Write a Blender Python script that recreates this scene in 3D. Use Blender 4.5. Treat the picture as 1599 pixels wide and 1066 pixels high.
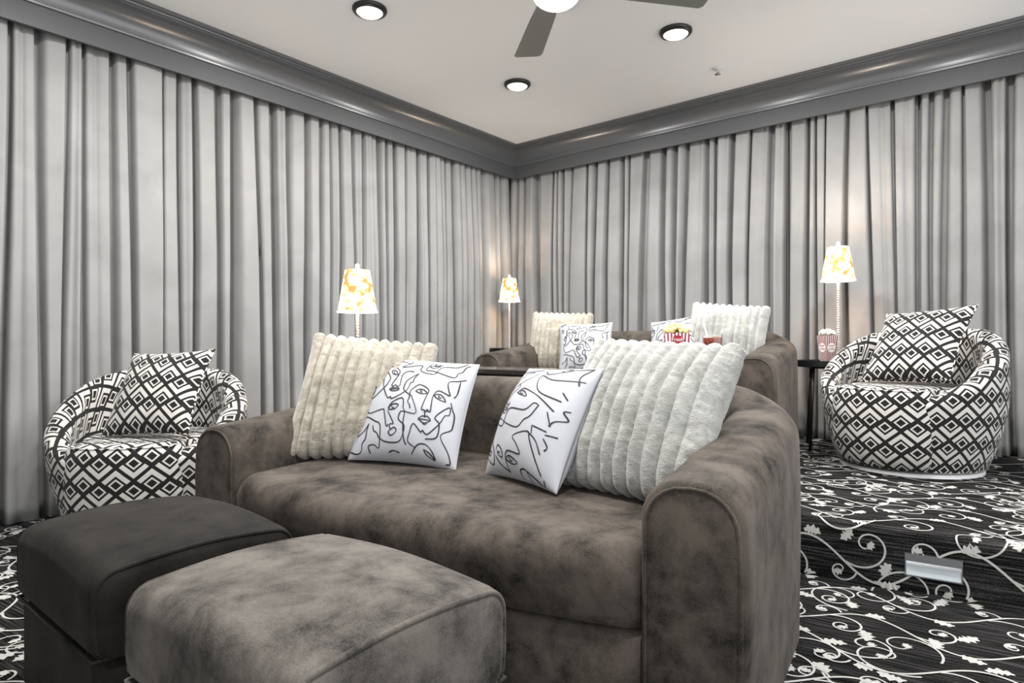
import bpy, math, random
import numpy as np
from mathutils import Vector, Matrix, Euler, noise as mnoise

random.seed(11)
for o in list(bpy.data.objects):
    bpy.data.objects.remove(o)
SC = bpy.context.scene
COL = SC.collection
PI = math.pi

# ------------------------------------------------------------------ camera
cam_d = bpy.data.cameras.new('camera')
cam = bpy.data.objects.new('camera', cam_d)
COL.objects.link(cam)
cam.location = (3.81, -4.70, 0.90)
cam.rotation_euler = (PI / 2, 0, math.radians(39.24))
cam_d.sensor_width = 36.0
cam_d.lens = 36.0 * 986.0 / 1599.0
cam_d.clip_start = 0.02
SC.camera = cam

# ------------------------------------------------------------------ world, exposure
world = bpy.data.worlds.new('world')
SC.world = world
world.use_nodes = True
world.node_tree.nodes['Background'].inputs[0].default_value = (0.95, 0.97, 1.0, 1)
world.node_tree.nodes['Background'].inputs[1].default_value = 1.22
SC.view_settings.view_transform = 'Standard'
SC.view_settings.look = 'None'
SC.view_settings.gamma = 1.0
SC.view_settings.use_curve_mapping = False
SC.view_settings.exposure = 1.0
DISC_W = 18.0        # watts of each ceiling disc light
LAMP_W = 8.0         # bulb inside each popcorn lamp

CEIL = 2.733
TIER = 0.22
RISER_A = math.radians(7.0)
RO = Vector((3.157, -2.086, 0))
RS = Vector((math.cos(RISER_A), math.sin(RISER_A), 0))
RB = Vector((-math.sin(RISER_A), math.cos(RISER_A), 0))

# ------------------------------------------------------------------ helpers
def link(o, parent=None):
    COL.objects.link(o)
    if parent is not None:
        o.parent = parent
    return o

def thing(name, label, cat, loc=(0, 0, 0), rot=(0, 0, 0), group=None):
    o = bpy.data.objects.new(name, None)
    o.empty_display_size = 0.05
    link(o)
    o.location = loc
    o.rotation_euler = rot
    tag(o, label, cat, group)
    return o

def tag(o, label=None, cat=None, group=None, kind=None):
    if label: o['label'] = label
    if cat: o['category'] = cat
    if group: o['group'] = group
    if kind: o['kind'] = kind
    return o

def mesh_data(name, v, f, mat, uv=None, smooth=True, auto=None):
    me = bpy.data.meshes.new(name)
    me.from_pydata([tuple(map(float, p)) for p in v], [], [tuple(map(int, q)) for q in f])
    if uv is not None:
        lay = me.uv_layers.new(name='UVMap')
        li = np.zeros(len(me.loops), dtype=np.int32)
        me.loops.foreach_get('vertex_index', li)
        lay.data.foreach_set('uv', np.asarray(uv, dtype=np.float32)[li].ravel())
    if mat is not None:
        me.materials.append(mat)
    if smooth:
        me.polygons.foreach_set('use_smooth', np.ones(len(me.polygons), dtype=bool))
        if auto is not None:
            me.set_sharp_from_angle(angle=math.radians(auto))
    me.update()
    return me

def obj(name, v, f, mat, parent=None, uv=None, smooth=True, auto=None, loc=None, rot=None):
    o = bpy.data.objects.new(name, mesh_data(name, v, f, mat, uv, smooth, auto))
    link(o, parent)
    if loc: o.location = loc
    if rot: o.rotation_euler = rot
    return o

def fix_normals(o):
    import bmesh
    bm = bmesh.new()
    bm.from_mesh(o.data)
    bmesh.ops.recalc_face_normals(bm, faces=bm.faces)
    bm.to_mesh(o.data)
    bm.free()
    return o

class MB:
    def __init__(self):
        self.v = []; self.f = []
    def add(self, v, f):
        n = len(self.v)
        self.v += [tuple(p) for p in v]
        self.f += [tuple(i + n for i in q) for q in f]
    def build(self, name, mat, parent=None, smooth=True, auto=40, **k):
        return obj(name, self.v, self.f, mat, parent, smooth=smooth, auto=auto, **k)

def box(x0, x1, y0, y1, z0, z1):
    v = [(x, y, z) for x in (x0, x1) for y in (y0, y1) for z in (z0, z1)]
    f = [(0, 1, 3, 2), (4, 6, 7, 5), (0, 4, 5, 1), (2, 3, 7, 6), (0, 2, 6, 4), (1, 5, 7, 3)]
    return v, f

def rbox(x0, x1, y0, y1, z0, z1, r=0.01):
    """box with chamfered edges (rings in z)"""
    v = []; f = []
    rings = [(z0, r), (z0 + r, 0), (z1 - r, 0), (z1, r)]
    for z, i in rings:
        c = r
        a0, a1, b0, b1 = x0 + i, x1 - i, y0 + i, y1 - i
        v += [(a0 + c, b0, z), (a1 - c, b0, z), (a1, b0 + c, z), (a1, b1 - c, z),
              (a1 - c, b1, z), (a0 + c, b1, z), (a0, b1 - c, z), (a0, b0 + c, z)]
    for k in range(3):
        for j in range(8):
            a = k * 8 + j; b = k * 8 + (j + 1) % 8
            f.append((a, b, b + 8, a + 8))
    f.append(tuple(range(7, -1, -1)))
    f.append(tuple(range(24, 32)))
    return v, f

def lathe(prof, n=32, cx=0, cy=0, cap0=True, cap1=True):
    v = []; f = []
    for r, z in prof:
        for k in range(n):
            a = 2 * PI * k / n
            v.append((cx + r * math.cos(a), cy + r * math.sin(a), z))
    for i in range(len(prof) - 1):
        for k in range(n):
            a = i * n + k; b = i * n + (k + 1) % n
            f.append((a, b, b + n, a + n))
    if cap0: f.append(tuple(range(n - 1, -1, -1)))
    if cap1: f.append(tuple(range((len(prof) - 1) * n, len(prof) * n)))
    return v, f

def rings_mesh(rings, closed_ring=True, cap0=True, cap1=True):
    n = len(rings[0]); v = []; f = []
    for r in rings: v += [tuple(p) for p in r]
    m = n if closed_ring else n - 1
    for i in range(len(rings) - 1):
        for k in range(m):
            a = i * n + k; b = i * n + (k + 1) % n
            f.append((a, b, b + n, a + n))
    if cap0: f.append(tuple(range(n - 1, -1, -1)))
    if cap1: f.append(tuple(range((len(rings) - 1) * n, len(rings) * n)))
    return v, f

def tube(pts, r, n=8, closed=False):
    pts = [Vector(p) for p in pts]
    rings = []
    up = None
    for i, p in enumerate(pts):
        if closed:
            t = pts[(i + 1) % len(pts)] - pts[i - 1]
        else:
            t = pts[min(i + 1, len(pts) - 1)] - pts[max(i - 1, 0)]
        t.normalize()
        if up is None:
            up = Vector((0, 0, 1)) if abs(t.z) < 0.9 else Vector((1, 0, 0))
        a = (up - t * up.dot(t)).normalized()
        up = a
        b = t.cross(a)
        rr = r[i] if isinstance(r, (list, tuple)) else r
        rings.append([p + (a * math.cos(2 * PI * k / n) + b * math.sin(2 * PI * k / n)) * rr for k in range(n)])
    if closed:
        rings.append(rings[0])
        return rings_mesh(rings, True, False, False)
    return rings_mesh(rings)

def sphere(c, r, n=12, m=8, sz=1.0):
    v = []; f = []
    for i in range(m + 1):
        ph = -PI / 2 + PI * i / m
        for k in range(n):
            a = 2 * PI * k / n
            rr = max(math.cos(ph), 0.001) * r
            v.append((c[0] + rr * math.cos(a), c[1] + rr * math.sin(a), c[2] + r * sz * math.sin(ph)))
    for i in range(m):
        for k in range(n):
            a = i * n + k; b = i * n + (k + 1) % n
            f.append((a, b, b + n, a + n))
    return v, f

def copy_tree(o, parent=None):
    c = o.copy()
    COL.objects.link(c)
    c.parent = parent
    for ch in list(o.children):
        copy_tree(ch, c)
    return c

def catmull(P, n=6):
    P = [np.array(p, float) for p in P]
    if len(P) < 3:
        return [P[0] + (P[-1] - P[0]) * t for t in np.linspace(0, 1, n)]
    out = []
    for i in range(len(P) - 1):
        p0 = P[max(i - 1, 0)]; p1 = P[i]; p2 = P[i + 1]; p3 = P[min(i + 2, len(P) - 1)]
        for k in range(n):
            t = k / n
            out.append(0.5 * ((2 * p1) + (-p0 + p2) * t + (2 * p0 - 5 * p1 + 4 * p2 - p3) * t * t + (-p0 + 3 * p1 - 3 * p2 + p3) * t ** 3))
    out.append(P[-1])
    return out

# ------------------------------------------------------------------ materials
def new_mat(name):
    m = bpy.data.materials.new(name)
    m.use_nodes = True
    nt = m.node_tree
    b = nt.nodes['Principled BSDF']
    return m, nt, b

def setp(b, **k):
    names = {'col': 'Base Color', 'rough': 'Roughness', 'metal': 'Metallic', 'sheen': 'Sheen Weight', 'srough': 'Sheen Roughness',
             'stint': 'Sheen Tint', 'spec': 'Specular IOR Level', 'trans': 'Transmission Weight', 'ior': 'IOR',
             'emit': 'Emission Color', 'es': 'Emission Strength', 'coat': 'Coat Weight', 'alpha': 'Alpha', 'sss': 'Subsurface Weight'}
    for q, val in k.items():
        i = b.inputs[names[q]]
        if isinstance(val, tuple) and len(val) == 3: val = val + (1,)
        i.default_value = val

def plain(name, col, rough=0.5, **k):
    m, nt, b = new_mat(name)
    setp(b, col=col, rough=rough, **k)
    # faint procedural variation
    tc = nt.nodes.new('ShaderNodeTexCoord'); nz = nt.nodes.new('ShaderNodeTexNoise')
    nz.inputs['Scale'].default_value = 40
    bp = nt.nodes.new('ShaderNodeBump'); bp.inputs['Strength'].default_value = 0.04
    bp.inputs['Distance'].default_value = 0.002
    nt.links.new(tc.outputs['Object'], nz.inputs['Vector'])
    nt.links.new(nz.outputs['Fac'], bp.inputs['Height'])
    nt.links.new(bp.outputs['Normal'], b.inputs['Normal'])
    return m

def ramp(nt, stops, interp='LINEAR'):
    r = nt.nodes.new('ShaderNodeValToRGB')
    r.color_ramp.interpolation = interp
    el = r.color_ramp.elements
    while len(el) < len(stops): el.new(0.5)
    for e, (p, c) in zip(el, stops):
        e.position = p; e.color = c + (1,) if len(c) == 3 else c
    return r

def mth(nt, op, a, b=None, c=None):
    n = nt.nodes.new('ShaderNodeMath'); n.operation = op
    for i, x in enumerate((a, b, c)):
        if x is None: continue
        if isinstance(x, (int, float)): n.inputs[i].default_value = x
        else: nt.links.new(x, n.inputs[i])
    return n.outputs[0]

def velvet(name, dark, light, scale=5.0, sheen=0.5, tint=(0.8, 0.75, 0.7), bump=0.3):
    m, nt, b = new_mat(name)
    tc = nt.nodes.new('ShaderNodeTexCoord')
    n1 = nt.nodes.new('ShaderNodeTexNoise'); n1.inputs['Scale'].default_value = scale
    n1.inputs['Detail'].default_value = 6; n1.inputs['Roughness'].default_value = 0.68; n1.inputs['Distortion'].default_value = 0.25
    n2 = nt.nodes.new('ShaderNodeTexNoise'); n2.inputs['Scale'].default_value = scale * 45
    n2.inputs['Detail'].default_value = 3
    nt.links.new(tc.outputs['Object'], n1.inputs['Vector']); nt.links.new(tc.outputs['Object'], n2.inputs['Vector'])
    s = mth(nt, 'ADD', mth(nt, 'MULTIPLY', n1.outputs['Fac'], 0.8), mth(nt, 'MULTIPLY', n2.outputs['Fac'], 0.2))
    r = ramp(nt, [(0.36, dark), (0.47, tuple(d * 0.5 + l * 0.5 for d, l in zip(dark, light))), (0.60, light)])
    nt.links.new(s, r.inputs[0]); nt.links.new(r.outputs[0], b.inputs['Base Color'])
    bp = nt.nodes.new('ShaderNodeBump'); bp.inputs['Strength'].default_value = bump; bp.inputs['Distance'].default_value = 0.002
    nt.links.new(n2.outputs['Fac'], bp.inputs['Height']); nt.links.new(bp.outputs['Normal'], b.inputs['Normal'])
    setp(b, rough=0.8, sheen=sheen, srough=0.35, stint=tint, spec=0.15)
    return m

def diamond_mat(name, w, h):
    m, nt, b = new_mat(name)
    uv = nt.nodes.new('ShaderNodeUVMap')
    sp = nt.nodes.new('ShaderNodeSeparateXYZ'); nt.links.new(uv.outputs[0], sp.inputs[0])
    U = mth(nt, 'DIVIDE', sp.outputs[0], w); V = mth(nt, 'DIVIDE', sp.outputs[1], h)
    A = mth(nt, 'ADD', mth(nt, 'ADD', U, V), 100.0); B = mth(nt, 'ADD', mth(nt, 'SUBTRACT', U, V), 100.0)
    ia = mth(nt, 'FLOOR', A); ib = mth(nt, 'FLOOR', B)
    fa = mth(nt, 'FRACT', A); fb = mth(nt, 'FRACT', B)
    par = mth(nt, 'MODULO', mth(nt, 'ADD', ia, ib), 2.0)        # 0 or 1
    q0 = mth(nt, 'SUBTRACT', 1.0, fb)
    def flip(x):   # par ? 1-x : x
        return mth(nt, 'ADD', x, mth(nt, 'MULTIPLY', par, mth(nt, 'SUBTRACT', 1.0, mth(nt, 'MULTIPLY', x, 2.0))))
    p = flip(fa); q = flip(q0)
    mm = mth(nt, 'MAXIMUM', mth(nt, 'ABSOLUTE', mth(nt, 'SUBTRACT', p, 0.635)), mth(nt, 'ABSOLUTE', mth(nt, 'SUBTRACT', q, 0.635)))
    k = mth(nt, 'MINIMUM', p, q); M = mth(nt, 'MAXIMUM', p, q)
    ring = mth(nt, 'MULTIPLY', mth(nt, 'GREATER_THAN', mm, 0.155), mth(nt, 'LESS_THAN', mm, 0.232))
    ell = mth(nt, 'MULTIPLY', mth(nt, 'MULTIPLY', mth(nt, 'GREATER_THAN', k, 0.085), mth(nt, 'LESS_THAN', k, 0.30)), mth(nt, 'LESS_THAN', M, 0.915))
    wh = mth(nt, 'MAXIMUM', ring, ell)
    r = ramp(nt, [(0.0, (0.012, 0.011, 0.010)), (1.0, (0.54, 0.525, 0.495))])
    nt.links.new(wh, r.inputs[0]); nt.links.new(r.outputs[0], b.inputs['Base Color'])
    nz = nt.nodes.new('ShaderNodeTexNoise'); nz.inputs['Scale'].default_value = 350
    tc = nt.nodes.new('ShaderNodeTexCoord'); nt.links.new(tc.outputs['Object'], nz.inputs['Vector'])
    bp = nt.nodes.new('ShaderNodeBump'); bp.inputs['Strength'].default_value = 0.25; bp.inputs['Distance'].default_value = 0.002
    nt.links.new(mth(nt, 'ADD', nz.outputs['Fac'], mth(nt, 'MULTIPLY', wh, 0.8)), bp.inputs['Height'])
    nt.links.new(bp.outputs['Normal'], b.inputs['Normal'])
    setp(b, rough=0.85, sheen=0.1, spec=0.2)
    return m

def curtain_mat(name):
    m, nt, b = new_mat(name)
    tc = nt.nodes.new('ShaderNodeTexCoord')
    n1 = nt.nodes.new('ShaderNodeTexNoise'); n1.inputs['Scale'].default_value = 3.0; n1.inputs['Detail'].default_value = 5
    n1.inputs['Distortion'].default_value = 0.6
    n2 = nt.nodes.new('ShaderNodeTexNoise'); n2.inputs['Scale'].default_value = 260
    nt.links.new(tc.outputs['Object'], n1.inputs['Vector']); nt.links.new(tc.outputs['Object'], n2.inputs['Vector'])
    r = ramp(nt, [(0.3, (0.225, 0.223, 0.219)), (0.7, (0.285, 0.283, 0.279))])
    nt.links.new(n1.outputs['Fac'], r.inputs[0]); nt.links.new(r.outputs[0], b.inputs['Base Color'])
    bp = nt.nodes.new('ShaderNodeBump'); bp.inputs['Strength'].default_value = 0.12; bp.inputs['Distance'].default_value = 0.003
    nt.links.new(mth(nt, 'ADD', n2.outputs['Fac'], mth(nt, 'MULTIPLY', n1.outputs['Fac'], 6.0)), bp.inputs['Height'])
    nt.links.new(bp.outputs['Normal'], b.inputs['Normal'])
    setp(b, rough=0.7, sheen=0.12, srough=0.4, stint=(1, 0.98, 0.95), spec=0.25)
    return m

def carpet_mat(name):
    m, nt, b = new_mat(name)
    tc = nt.nodes.new('ShaderNodeTexCoord')
    mp = nt.nodes.new('ShaderNodeMapping'); mp.vector_type = 'TEXTURE'
    mp.inputs['Rotation'].default_value = (0, 0, RISER_A)
    nt.links.new(tc.outputs['Object'], mp.inputs['Vector'])
    mp2 = nt.nodes.new('ShaderNodeMapping'); mp2.inputs['Scale'].default_value = (3.0, 95, 95)
    nt.links.new(mp.outputs[0], mp2.inputs['Vector'])
    n1 = nt.nodes.new('ShaderNodeTexNoise'); n1.inputs['Scale'].default_value = 1.6; n1.inputs['Detail'].default_value = 4
    nt.links.new(mp2.outputs[0], n1.inputs['Vector'])
    n2 = nt.nodes.new('ShaderNodeTexNoise'); n2.inputs['Scale'].default_value = 420; n2.inputs['Detail'].default_value = 1
    nt.links.new(tc.outputs['Object'], n2.inputs['Vector'])
    s = mth(nt, 'ADD', mth(nt, 'MULTIPLY', n1.outputs['Fac'], 0.65), mth(nt, 'MULTIPLY', n2.outputs['Fac'], 0.35))
    r = ramp(nt, [(0.42, (0.003, 0.003, 0.003)), (0.51, (0.012, 0.0115, 0.0115)), (0.64, (0.065, 0.062, 0.062))])
    nt.links.new(s, r.inputs[0]); nt.links.new(r.outputs[0], b.inputs['Base Color'])
    bp = nt.nodes.new('ShaderNodeBump'); bp.inputs['Strength'].default_value = 0.5; bp.inputs['Distance'].default_value = 0.004
    nt.links.new(s, bp.inputs['Height']); nt.links.new(bp.outputs['Normal'], b.inputs['Normal'])
    setp(b, rough=0.95, spec=0.05)
    return m

def fur_mat(name, c1, c2):
    m, nt, b = new_mat(name)
    tc = nt.nodes.new('ShaderNodeTexCoord')
    n1 = nt.nodes.new('ShaderNodeTexNoise'); n1.inputs['Scale'].default_value = 16; n1.inputs['Detail'].default_value = 7
    n1.inputs['Roughness'].default_value = 0.7; n1.inputs['Distortion'].default_value = 1.2
    n2 = nt.nodes.new('ShaderNodeTexNoise'); n2.inputs['Scale'].default_value = 220; n2.inputs['Detail'].default_value = 2
    mp = nt.nodes.new('ShaderNodeMapping'); mp.inputs['Scale'].default_value = (0.5, 1, 1.4)
    nt.links.new(tc.outputs['Object'], mp.inputs[0])
    nt.links.new(mp.outputs[0], n1.inputs['Vector']); nt.links.new(mp.outputs[0], n2.inputs['Vector'])
    r = ramp(nt, [(0.34, c1), (0.60, c2)])
    nt.links.new(n1.outputs['Fac'], r.inputs[0]); nt.links.new(r.outputs[0], b.inputs['Base Color'])
    bp = nt.nodes.new('ShaderNodeBump'); bp.inputs['Strength'].default_value = 0.6; bp.inputs['Distance'].default_value = 0.004
    nt.links.new(mth(nt, 'ADD', n2.outputs['Fac'], n1.outputs['Fac']), bp.inputs['Height'])
    nt.links.new(bp.outputs['Normal'], b.inputs['Normal'])
    setp(b, rough=0.95, sheen=0.5, srough=0.5, spec=0.05)
    return m

def shade_mat(name):
    m, nt, b = new_mat(name)
    tc = nt.nodes.new('ShaderNodeTexCoord')
    n0 = nt.nodes.new('ShaderNodeTexNoise'); n0.inputs['Scale'].default_value = 25
    nt.links.new(tc.outputs['Object'], n0.inputs['Vector'])
    mx = nt.nodes.new('ShaderNodeMixRGB'); mx.inputs[0].default_value = 0.06
    nt.links.new(tc.outputs['Object'], mx.inputs[1]); nt.links.new(n0.outputs['Color'], mx.inputs[2])
    vo = nt.nodes.new('ShaderNodeTexVoronoi'); vo.inputs['Scale'].default_value = 30; vo.feature = 'SMOOTH_F1'
    vo.inputs['Smoothness'].default_value = 0.35
    nt.links.new(mx.outputs[0], vo.inputs['Vector'])
    vs = nt.nodes.new('ShaderNodeTexNoise'); vs.inputs['Scale'].default_value = 20; vs.inputs['Detail'].default_value = 2
    nt.links.new(tc.outputs['Object'], vs.inputs['Vector'])
    s = mth(nt, 'MULTIPLY', vo.outputs['Distance'], mth(nt, 'ADD', vs.outputs['Fac'], 0.35))
    r = ramp(nt, [(0.30, (1.0, 0.95, 0.83)), (0.43, (0.97, 0.83, 0.58)), (0.54, (0.74, 0.43, 0.17)), (0.70, (0.42, 0.19, 0.05))])
    nt.links.new(s, r.inputs[0])
    nt.links.new(r.outputs[0], b.inputs['Base Color']); nt.links.new(r.outputs[0], b.inputs['Emission Color'])
    setp(b, rough=0.6, es=0.46, trans=0.0)
    return m

def stripe_mat(name, n, red, white):
    m, nt, b = new_mat(name)
    uv = nt.nodes.new('ShaderNodeUVMap')
    sp = nt.nodes.new('ShaderNodeSeparateXYZ'); nt.links.new(uv.outputs[0], sp.inputs[0])
    s = mth(nt, 'GREATER_THAN', mth(nt, 'FRACT', mth(nt, 'MULTIPLY', sp.outputs[0], float(n))), 0.5)
    r = ramp(nt, [(0, white), (1, red)])
    nt.links.new(s, r.inputs[0]); nt.links.new(r.outputs[0], b.inputs['Base Color'])
    setp(b, rough=0.45)
    return m

def emis(name, col, s, mixcol=None):
    m, nt, b = new_mat(name)
    setp(b, col=col, rough=0.4, emit=col, es=s)
    return m

M = {}
M['ceil'] = plain('ceiling_paint', (0.93, 0.93, 0.93), 0.85)
M['wall'] = plain('wall_paint', (0.30, 0.30, 0.30), 0.8)
M['trim'] = plain('grey_gloss_paint', (0.115, 0.117, 0.122), 0.29, spec=1.0)
M['board'] = plain('grey_paint_shaded', (0.085, 0.086, 0.089), 0.5, spec=0.3)  # same paint as the cove; weaker reflected light is put into colour and gloss
M['curtain'] = curtain_mat('grey_velvet_curtain')
M['carpet'] = carpet_mat('dark_ribbed_carpet')
M['vine'] = plain('ivory_carpet_yarn', (0.40, 0.395, 0.375), 0.95)
M['sofa'] = velvet('brown_velvet', (0.0055, 0.0046, 0.0038), (0.090, 0.0755, 0.0625), 7.0, 0.10)
M['sofa_seat'] = M['sofa']
M['ott'] = velvet('grey_brown_velvet', (0.014, 0.0125, 0.011), (0.118, 0.107, 0.094), 7.0, 0.13)
M['ottd'] = velvet('charcoal_velvet', (0.0025, 0.0022, 0.002), (0.017, 0.0148, 0.0125), 7.0, 0.04)
M['chair'] = diamond_mat('diamond_weave', 0.130, 0.119)
M['cush'] = diamond_mat('diamond_weave_small', 0.118, 0.112)
M['fur'] = fur_mat('cream_plush', (0.25, 0.222, 0.175), (0.41, 0.38, 0.315))
M['furw'] = fur_mat('white_plush', (0.26, 0.26, 0.24), (0.385, 0.385, 0.363))
M['satin'] = plain('white_satin', (0.42, 0.43, 0.46), 0.5, sheen=0.05)
M['ink'] = plain('black_print', (0.012, 0.012, 0.014), 0.7)
M['black'] = plain('black_metal', (0.02, 0.02, 0.021), 0.35, metal=0.6)
M['bronze'] = plain('dark_bronze', (0.05, 0.048, 0.046), 0.35, metal=0.7)
M['blade'] = plain('fan_blade_grey', (0.20, 0.20, 0.18), 0.45)
M['counter'] = plain('dark_lacquer', (0.02, 0.018, 0.017), 0.12, coat=0.5)
M['white'] = plain('white_plastic', (0.8, 0.8, 0.8), 0.4)
M['chrome'] = plain('chrome', (0.8, 0.8, 0.8), 0.12, metal=1.0)
M['crystal'] = plain('clear_crystal', (0.95, 0.95, 0.95), 0.05, trans=0.6, ior=1.5)
M['shade'] = shade_mat('popcorn_print_shade')
M['rim'] = emis('glowing_rim', (1.0, 0.96, 0.88), 1.0)
M['bulb'] = emis('warm_bulb', (1.0, 0.87, 0.66), 20.0)
M['lens'] = emis('frosted_light_lens', (1.0, 0.98, 0.95), 0.75)
M['globe'] = emis('frosted_globe', (1.0, 0.99, 0.97), 2.5)
M['step'] = emis('step_light_lens', (0.5, 0.55, 0.57), 0.15)
M['stepf'] = plain('brushed_steel', (0.28, 0.29, 0.30), 0.35, metal=0.8)
M['stripe'] = stripe_mat('red_white_stripes', 7, (0.32, 0.03, 0.06), (0.85, 0.78, 0.76))
M['stripe2'] = stripe_mat('thin_red_white_stripes', 6, (0.20, 0.03, 0.04), (0.60, 0.53, 0.51))
M['red'] = plain('deep_red_print', (0.32, 0.015, 0.03), 0.5)
M['pwhite'] = plain('white_print', (0.85, 0.82, 0.8), 0.5)
M['pop'] = plain('buttered_popcorn', (0.90, 0.74, 0.30), 0.7)
M['popw'] = plain('white_popcorn', (0.85, 0.80, 0.68), 0.7)
M['glass'] = plain('clear_glass', (1, 1, 1), 0.02, trans=1.0, ior=1.45)
M['cola'] = plain('amber_cola', (0.55, 0.10, 0.015), 0.05, trans=0.7, ior=1.33)
M['ice'] = plain('amber_ice', (0.95, 0.55, 0.25), 0.1, trans=0.8, ior=1.31)

# ------------------------------------------------------------------ room shell
def slab(name, x0, x1, y0, y1, z0, z1, mat):
    v, f = box(x0, x1, y0, y1, z0, z1)
    return tag(obj(name, v, f, mat, smooth=False), kind='structure')

XR, YF = 6.0, -6.4
FLOOR = slab('floor', -0.3, XR, YF, 0.3, -0.12, 0.0, M['carpet'])
FLOOR['label'] = 'dark carpet with ivory scrolling vines'
slab('ceiling', -0.3, XR, YF, 0.3, CEIL, CEIL + 0.1, M['ceil'])
slab('wall_left', -0.30, -0.20, YF, 0.3, 0.0, CEIL, M['wall'])
slab('wall_front', -0.20, XR, YF - 0.1, YF, 0.0, CEIL, M['ceil'])  # unseen wall, added to block fill light from the front; pale to bounce light
slab('wall_back', -0.20, XR, 0.20, 0.30, 0.0, CEIL, M['wall'])

# raised seating platform, carpeted, with rounded nosing
def platform():
    rr = 0.028
    prof = [(0.0, 0.0), (0.0, TIER - rr)]
    for k in range(1, 7):
        a = PI / 2 * k / 6
        prof.append((rr - rr * math.cos(a), TIER - rr + rr * math.sin(a)))
    v = []; f = []
    for b, z in prof:
        for x in (-0.2, XR):
            s = (x - RO.x - b * RB.x) / RS.x
            p = RO + RS * s + RB * b
            v.append((p.x, p.y, z))
    v += [(-0.2, 0.2, TIER), (XR, 0.2, TIER), (-0.2, 0.2, 0.0), (XR, 0.2, 0.0)]
    n = len(v) // 2
    for i in range(n - 1):
        f.append((2 * i, 2 * i + 1, 2 * i + 3, 2 * i + 2))
    f.append(tuple(range(0, 2 * n, 2))[::-1]); f.append(tuple(range(1, 2 * n, 2)))
    return fix_normals(tag(obj('floor_platform', v, f, M['carpet'], smooth=True, auto=50), kind='structure'))
PLAT = platform()
PLAT['label'] = 'raised carpeted seating platform with rounded step edge'

def unroll(s, v, off=0.0012):
    """carpet coordinates -> world: v<0 lower floor, then riser, then tread"""
    rr = 0.028
    h = TIER - rr
    L = rr * PI / 2
    if v < 0: p, z = RO + RS * s + RB * v, off
    elif v < h: p, z = RO + RS * s - RB * off, v
    elif v < h + L:
        a = (v - h) / rr
        b = rr - (rr + off) * math.cos(a); z = TIER - rr + (rr + off) * math.sin(a)
        p = RO + RS * s + RB * b
    else:
        p, z = RO + RS * s + RB * (rr + v - h - L), TIER + off
    return (p.x, p.y, z)

def ribbon(mb, pts, wid, mapper, keep):
    """flat band of changing width along a 2-D path, laid on a surface by mapper"""
    n = len(pts)
    pts = np.asarray(pts)
    t = np.gradient(pts, axis=0)
    t /= np.maximum(np.linalg.norm(t, axis=1, keepdims=True), 1e-9)
    nn = np.stack([-t[:, 1], t[:, 0]], 1)
    w = np.asarray(wid if hasattr(wid, '__len__') else [wid] * n)[:, None] / 2
    A = pts + nn * w; B = pts - nn * w
    base = len(mb.v)
    ok = [keep(*p) for p in pts]
    for i in range(n):
        mb.v.append(mapper(*A[i])); mb.v.append(mapper(*B[i]))
    for i in range(n - 1):
        if ok[i] and ok[i + 1]:
            k = base + 2 * i
            mb.f.append((k, k + 1, k + 3, k + 2))

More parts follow.
